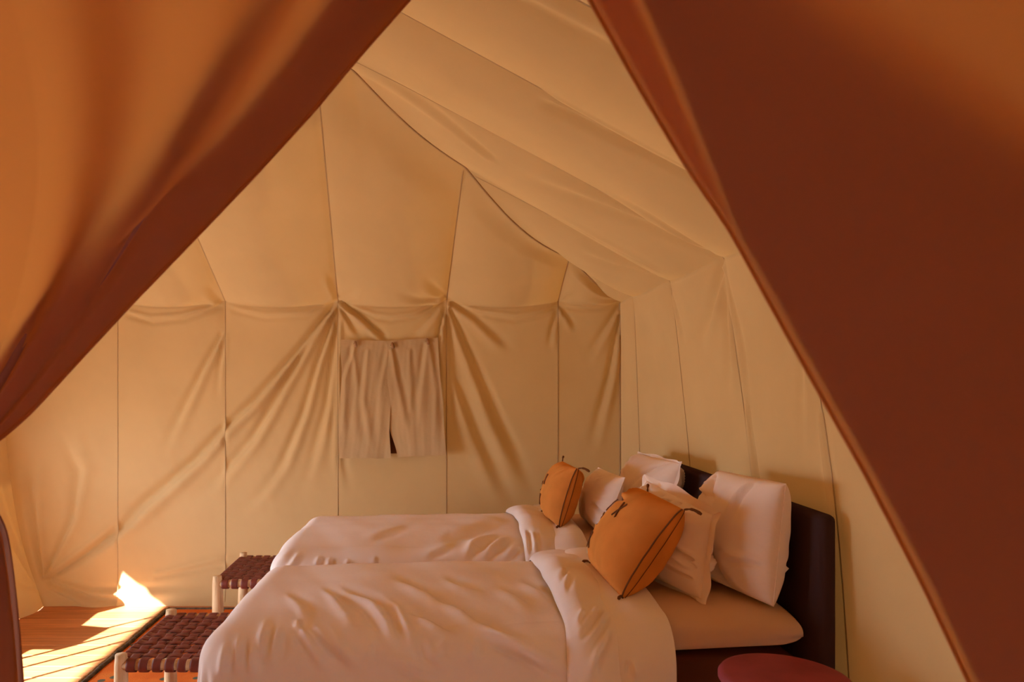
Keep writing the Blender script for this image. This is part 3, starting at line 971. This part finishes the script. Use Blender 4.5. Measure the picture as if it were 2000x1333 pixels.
mustard_cushion([(.575, 3.42, .755), (.575, 3.82, .755), (.66, 3.41, 1.045), (.655, 3.82, 1.035)], .17,
                'mustard cushion on the back bed, seen nearly edge on', 2.0, [(.0, .3, .028, .4), (.1, -.4, .028, .4), (.6, .0, .026, .4)])


# ------------------------------------------------------------------ woven stools
def stool(x0, x1, y0, y1, label, seed):
    r_ = random.Random(seed)
    st = tag(empty('woven_stool', ((x0 + x1) / 2, (y0 + y1) / 2, .011)), label, 'stool', 'woven stools at the foot of the beds')
    top = .478
    for x in (x0, x1):
        for y in (y0, y1):
            zs = np.linspace(.011, top, 14)
            rr = .0255 + .0025 * np.sin(zs * 9 + r_.uniform(0, 6)) + np.linspace(.001, 0, 14)
            rr[-1] -= .003
            path = np.stack([x + .003 * np.sin(zs * 7 + r_.uniform(0, 6)), y + .003 * np.sin(zs * 6 + r_.uniform(0, 6)), zs], -1)
            tube('leg', path, rr, M['log'], st, 16)
    zr = .440; rr = .019
    for y in (y0, y1):
        tube('rail', [(x0, y, zr), ((x0 + x1) / 2, y, zr + .002), (x1, y, zr)], rr, M['log'], st, 12)
    for x in (x0, x1):
        tube('rail', [(x, y0, zr), (x, (y0 + y1) / 2, zr + .002), (x, y1, zr)], rr, M['log'], st, 12)
    # leather straps over and under
    nx = round((x1 - x0 - .075) / .0455) + 1; ny = round((y1 - y0 - .075) / .0425) + 1
    xs = np.linspace(x0 + .042, x1 - .042, nx); ys = np.linspace(y0 + .042, y1 - .042, ny)
    R2 = rr + .0025
    ztop = zr + R2

    def strap(fixed, a0, a1, along_y, phase, pitch, wid):
        ar = np.linspace(-math.pi * .75, math.pi / 2, 9)
        p1 = [(a0 - R2 * math.cos(t), zr + R2 * math.sin(t)) for t in ar]
        m_ = np.linspace(a0 + .012, a1 - .012, 66)
        w_ = np.sin((m_ - (a0 + .042)) / pitch * math.pi + math.pi / 2 + phase * math.pi)
        env = np.minimum(1, np.minimum(m_ - a0, a1 - m_) / .04)
        p2 = [(a, ztop - .002 - .004 * e + .0042 * s * e) for a, s, e in zip(m_, w_, env)]
        p3 = [(a1 + R2 * math.cos(t), zr + R2 * math.sin(t)) for t in ar[::-1]]
        pl = np.array(p1 + p2 + p3)
        wv = fixed + .0015 * np.sin(pl[:, 0] * 20 + r_.uniform(0, 6))
        T = np.gradient(pl, axis=0); T /= np.linalg.norm(T, axis=1, keepdims=True) + 1e-9
        nrm = np.stack([-T[:, 1], T[:, 0]], 1)
        lay = []
        for a, h in ((-.5, 0), (-.5, .8), (-.3, 1), (.3, 1), (.5, .8), (.5, 0)):
            q = pl + nrm * (h * .003)
            if along_y:
                lay.append(np.stack([wv + a * wid, q[:, 0], q[:, 1]], -1))
            else:
                lay.append(np.stack([q[:, 0], wv + a * wid, q[:, 1]], -1))
        grid_mesh('strap', np.stack(lay, 1), M['leather'], st)
    py_ = (ys[-1] - ys[0]) / (ny - 1); px_ = (xs[-1] - xs[0]) / (nx - 1)
    for k, x in enumerate(xs):
        strap(x, y0, y1, True, k, py_, .031 + r_.uniform(-.002, .002))
    for k, y in enumerate(ys):
        strap(y, x0, x1, False, k + 1, px_, .0345 + r_.uniform(-.003, .002))
    return st


stool(-1.112, -.80, 2.62, 3.13, 'dark woven leather stool on pale log legs at the foot of the front bed', 1)
stool(-1.075, -.80, 3.66, 4.15, 'woven leather stool with pale log legs standing against the back bed', 2)

# ------------------------------------------------------------------ red side table
tb = tag(empty('side_table', (.937, 1.99, .0)), 'round red side table beside the front bed', 'side table')
TZ, TR = .657, .168
lathe('table_top', [(0.0005, TZ), (TR * .9, TZ), (TR * .965, TZ - .002), (TR, TZ - .010), (TR, TZ - .022), (TR * .97, TZ - .030), (.0005, TZ - .030)], (.937, 1.99, 0), M['red'], tb, 64)
for k in range(3):
    a = math.radians(30 + 120 * k)
    c_, s_ = math.cos(a), math.sin(a)
    tube('leg', [(.937 + c_ * .09, 1.99 + s_ * .09, TZ - .03), (.937 + c_ * .12, 1.99 + s_ * .12, .35), (.937 + c_ * .14, 1.99 + s_ * .14, .011 if .937 + c_ * .14 < 1.08 else .011)], np.array([.016, .014, .011]), M['red'], tb, 12)
tube('stretcher', [(.937 + .115 * math.cos(t), 1.99 + .115 * math.sin(t), .32) for t in np.linspace(0, 2 * math.pi, 33)], .006, M['red'], tb, 8, False)

# ------------------------------------------------------------------ buttoned window flap on the rear wall
fl = tag(empty('window_flap', ((768 - VX) * PW, YB - .03, .95)), 'wrinkled canvas window cover buttoned to the rear wall with a split lower edge', 'window cover')


def flap_sheet(name, tl, tr, bl, br, lift0, lift1, seed, creases, split=0.0):
    ns, nv = 70, 120
    u = np.linspace(0, 1, ns)[:, None, None]; v = np.linspace(0, 1, nv)[None, :, None]
    tl, tr, bl, br = [np.array(a, float) for a in (tl, tr, bl, br)]
    pic = (1 - u) * (1 - v) * tl + u * (1 - v) * tr + (1 - u) * v * bl + u * v * br
    U, V = u[..., 0] + 0 * v[..., 0], v[..., 0] + 0 * u[..., 0]
    pic = pic + np.stack([2.0 * wobble(np.stack([U * 0 + seed, V], -1), 7, seed) * (np.abs(U - .5) * 2) ** 4, 1.8 * wobble(np.stack([U, V * 0], -1), 6, seed) * V], -1)
    pic[..., 0] += split * sm(V, .70, 1.0) * (1 - U)
    off = .028 + (.006 if split else 0) + lift0 * V + lift1 * V * U
    Q = np.stack([U, V * 2], -1)
    Qs = np.stack([U, V * .7], -1)
    off = off + .006 * wobble(Qs, 8, seed) * sm(V, 0, .2) + .0018 * wobble(Qs, 19, seed + 1)
    for pts, w0, w1, a, side in creases:
        off = off - crease(pic, pts, w0, w1, a, side, end=.7)
    X = (pic[..., 0] - VX) * PW; Z = EYE - (pic[..., 1] - VY) * PW
    return grid_mesh(name, np.stack([X, YB - off, Z], -1), M['flap'], fl, flip=True)


flap_sheet('cover_leaf', (668, 664), (764, 667), (665, 893), (764, 893), .035, .012, 1.0,
           [([(690, 672), (700, 760), (690, 880)], 4, 8, .007, 1), ([(720, 680), (712, 780), (730, 890)], 4, 8, .007, 1), ([(697, 672), (676, 740), (672, 880)], 4, 7, .008, 1),
            ([(762, 672), (745, 760), (742, 880)], 4, 8, .006, 1)])
flap_sheet('cover_leaf', (758, 667), (856, 660), (762, 893), (871, 885), .030, .028, 2.0,
           [([(764, 678), (775, 740), (800, 860)], 4, 8, .009, -1), ([(836, 668), (828, 740), (815, 860)], 4, 9, .009, 1), ([(838, 668), (850, 760), (852, 880)], 4, 8, .007, -1),
            ([(800, 680), (802, 780), (810, 880)], 4, 8, .006, -1)], split=15)
# dark sheet standing in for the shade of the window behind the split
pydata('opening_shade', [((x - VX) * PW, YB - .012, EYE - (yq - VY) * PW) for x, yq in ((752, 800), (784, 800), (784, 886), (752, 886))], [(0, 1, 2, 3)], M['thread'], fl, False)
for (x, yq) in ((696, 673), (768, 676), (836, 668)):
    c_ = np.array([(x - VX) * PW, YB - .046, EYE - (yq - VY) * PW])
    tg = tube('toggle', [c_ + np.array([-.004, 0, .017]), c_ + np.array([-.003, -.003, .012]), c_ + np.array([.002, -.003, -.012]), c_ + np.array([.003, 0, -.017])], np.array([.006, .0095, .0095, .006]), M['toggle'], fl, 10)
    tube('loop', [c_ + np.array([0, .03, .012]), c_ + np.array([-.012, .004, .004]), c_ + np.array([-.012, -.006, -.004]), c_ + np.array([.002, -.012, 0])], .0025, M['seam'], tg, 6)


# ------------------------------------------------------------------ door drapes in front
def spline(pts, t):
    """smooth curve through points, t in [0, 1]"""
    pts = np.asarray(pts, float)
    d = np.concatenate([[0], np.cumsum(np.linalg.norm(np.diff(pts, axis=0), axis=1))]); d /= d[-1]
    tt = np.asarray(t)
    out = np.stack([np.interp(tt, d, pts[:, k]) for k in range(pts.shape[1])], -1)
    for _ in range(3):                                # a little smoothing
        out[1:-1] = (out[:-2] + 2 * out[1:-1] + out[2:]) / 4
    return out


YD = 1.40
cl = tag(empty('door_drape', (-.9, YD, 0)), 'rust orange canvas door drape gathered and tied back beside the sunlit floor', 'drape', 'tied back door drapes')
nt_ = 120
t = np.linspace(0, 1, nt_)
EDGE_L = np.array([at(x, y, YD) for x, y in ((1010, -250), (900, -115), (800, 0), (690, 125), (620, 210), (500, 342), (390, 457), (250, 602), (130, 732), (60, 808), (0, 860), (-80, 912))])
e0 = spline(EDGE_L, t)
top = lambda u: np.array([.154 - 2.0 * u, YD, 2.407])
tie = np.array([-.93, YD - .01, 1.27])


def drape_line(u):
    """thread of the left drape that starts u of the way along the top"""
    T = top(u)
    G = np.array([e0[-1, 0] - .03 * u, YD, e0[-1, 2] + .02 * u])
    if u < .5:
        b = 1 - (u / .5)
        base = T + (G - T) * t[:, None]
        dev = e0 - (e0[0] + (e0[-1] - e0[0]) * t[:, None])
        L = base + dev * b
    else:
        L = T + (G - T) * t[:, None]
    # threads drop more steeply first, then sweep to the tie
    drop = np.sin(np.pi * t) * .16 * np.sin(np.pi * min(1, u * 1.0))
    L[:, 0] += drop * np.sign(T[0] - G[0]) * .9
    return L


def left_sheet(us, yoff, fold=1.0):
    P = np.stack([drape_line(u) for u in us], 0)
    U = np.asarray(us)[:, None]; Tt = t[None]
    f = .018 * np.sin(U * 30 + .5) * (1 - .3 * Tt) * (.2 + .8 * sm(U, .12, .3)) + .035 * np.sin(U * 13 + 1.2) * sm(U, .25, .5) * (1 - .5 * Tt)
    P[..., 1] += fold * f + yoff
    return P


us = np.concatenate([np.linspace(0, .3, 70), np.linspace(.31, 1, 90)])
grid_mesh('cloth', left_sheet(us, 0), M['drape'], cl)
# the doubled hem and a pleat folded in behind it
def behind(P, d):
    """the same outline hung d further into the room"""
    k = ((P[..., 1] + d) / P[..., 1])[..., None]
    eye = np.array([0, 0, EYE])
    return eye + (P - eye) * k


def between(inner, outer_u, yoff, n=26):
    """strip behind the sheet between two lines given in the picture at the drape's depth"""
    A = spline(np.array([at(x, y, YD) for x, y in inner]), t)
    B = spline(np.array([at(x, y, YD) for x, y in outer_u]), t)
    k = np.linspace(0, 1, n)[:, None, None]
    P = A[None] * (1 - k) + B[None] * k
    return behind(P, yoff)


E2 = [(1008, -245), (897, -110), (797, 5), (687, 130), (617, 215), (497, 347), (387, 462), (247, 607), (127, 737), (57, 812), (-3, 864), (-83, 916)]
IN1 = [(905, -330), (735, -130), (639, 0), (531, 149), (432, 270), (315, 392), (180, 531), (60, 660), (-10, 745), (-90, 830)]
h1 = between(E2, IN1, .012)
grid_mesh('hem', h1, M['hem'], cl)
PL1 = [(850, -400), (680, -170), (567, 0), (495, 121), (405, 270), (315, 392), (180, 535), (60, 664), (-10, 749), (-90, 834)]
PL2 = [(770, -400), (620, -170), (518, 0), (432, 108), (338, 243), (252, 374), (167, 477), (67, 600), (0, 690), (-80, 790)]
p2 = behind(between(PL1, PL2, .024, 20), .012 * np.linspace(0, 1, 20)[:, None])
grid_mesh('pleat', p2, M['hem'], cl)
# thin bright rolled edge
tube('rolled_edge', e0 + np.array([0, -.004, 0]), .004, M['drape_edge'], cl, 8)
# below the tie the cloth falls free
LOW = np.array([at(x, y, YD) for x, y in ((-80, 925), (-30, 985), (0, 1040), (15, 1130), (27, 1230), (36, 1333), (40, 1480), (42, 2050))])
tl_ = np.linspace(0, 1, 80)
lo = spline(LOW, tl_)
G = []
for k in np.linspace(0, 1, 60):
    L = lo.copy()
    L[:, 0] = lo[:, 0] + (-1.0 * k) * (.06 + .5 * sm(tl_, 0, .6)) * 1.0
    L[:, 1] += .035 * np.sin(k * 34) * (.3 + .7 * tl_)
    G.append(L)
G = np.stack(G, 0); G[..., 2] = np.maximum(G[..., 2], .02)
grid_mesh('falling_tail', G, M['drape'], cl)
G2 = G[:24].copy(); G2[..., 1] += .02
grid_mesh('tail_lining', G2, M['hem'], cl)
tube('tie_band', [(-.905 + .07 * math.cos(a) - .03, YD + .06 * math.sin(a), 1.275 + .02 * math.cos(a)) for a in np.linspace(0, 2 * math.pi, 25)], .018, M['drape_edge'], cl, 8, False)

cr_ = tag(empty('door_drape', (.9, .9, 0)), 'dark rust canvas door drape sweeping down past the red side table', 'drape', 'tied back door drapes')


def yr(py):
    """how far the right hand drape hangs from the viewer"""
    return .95 + 0 * np.asarray(py, float)


def atR(x, y, dy=0.0):
    Y = float(yr(y))
    p = at(x, y, Y); p[1] += dy
    return p


ER = [(1010, -250), (1080, -130), (1150, 0), (1250, 178), (1340, 328), (1425, 452), (1500, 590), (1590, 752), (1690, 930), (1800, 1142), (1890, 1333), (1990, 1560), (2080, 1800)]
er = spline(np.array([atR(x, y) for x, y in ER]), t)
G = []
for k in np.concatenate([np.linspace(0, .2, 24), np.linspace(.21, 1, 60)]):
    L = er.copy()
    wx = (1.17 - er[:, 0])
    L[:, 0] = er[:, 0] + wx * k
    L[:, 2] = er[:, 2] + .35 * k * sm(t, 0, 1) * (1 - t) + .10 * k
    L[:, 1] += .003 * np.sin(k * 9 + 1.5 * t)
    G.append(L)
G = np.stack(G, 0)
grid_mesh('cloth', G, M['drape'], cr_, flip=True)


def strip_r(A, B, d0, d1, n=30):
    a = spline(np.array([atR(x, y) for x, y in A]), t); b = spline(np.array([atR(x, y) for x, y in B]), t)
    k = np.linspace(0, 1, n)[:, None, None]
    P = a[None] * (1 - k) + b[None] * k
    kk = np.linspace(0, 1, n)[:, None]
    return behind(P, d0 + (d1 - d0) * kk ** 1.5 + 0 * P[..., 1])


HI = [(1120, -250), (1172, -130), (1232, 0), (1312, 178), (1372, 320), (1420, 440)]
HE = [(1018, -245), (1088, -125), (1158, 4), (1258, 184), (1346, 334), (1424, 452)]
grid_mesh('hem', strip_r(HE, HI, .005, .005, 16), M['drape'], cr_, flip=True)
LA = [(1136, -250), (1190, -130), (1249, 0), (1326, 178), (1385, 330), (1430, 450), (1510, 590), (1601, 752), (1702, 930), (1812, 1142), (1902, 1333), (2002, 1560), (2092, 1800)]
LB = [(1440, -50), (1500, -10), (1565, 35), (1650, 98), (1755, 172), (1860, 240), (1965, 306), (2070, 372), (2180, 440), (2350, 600), (2450, 900), (2500, 1300), (2550, 1800)]
grid_mesh('lining', strip_r(LA, LB, .0055, .032, 40), M['hem'], cr_, flip=True)
tube('rolled_edge', er + np.array([0, -.003, 0]), .003, M['drape_edge'], cr_, 8)

# the pole both drapes hang from
pole = tag(empty('curtain_pole', (0, 1.2, 2.42)), 'wooden pole above the doorway carrying both drapes', 'pole')
tube('rod', [(-2.3, YD, 2.43), (.95, YD, 2.43)], .02, M['pole'], pole, 12)
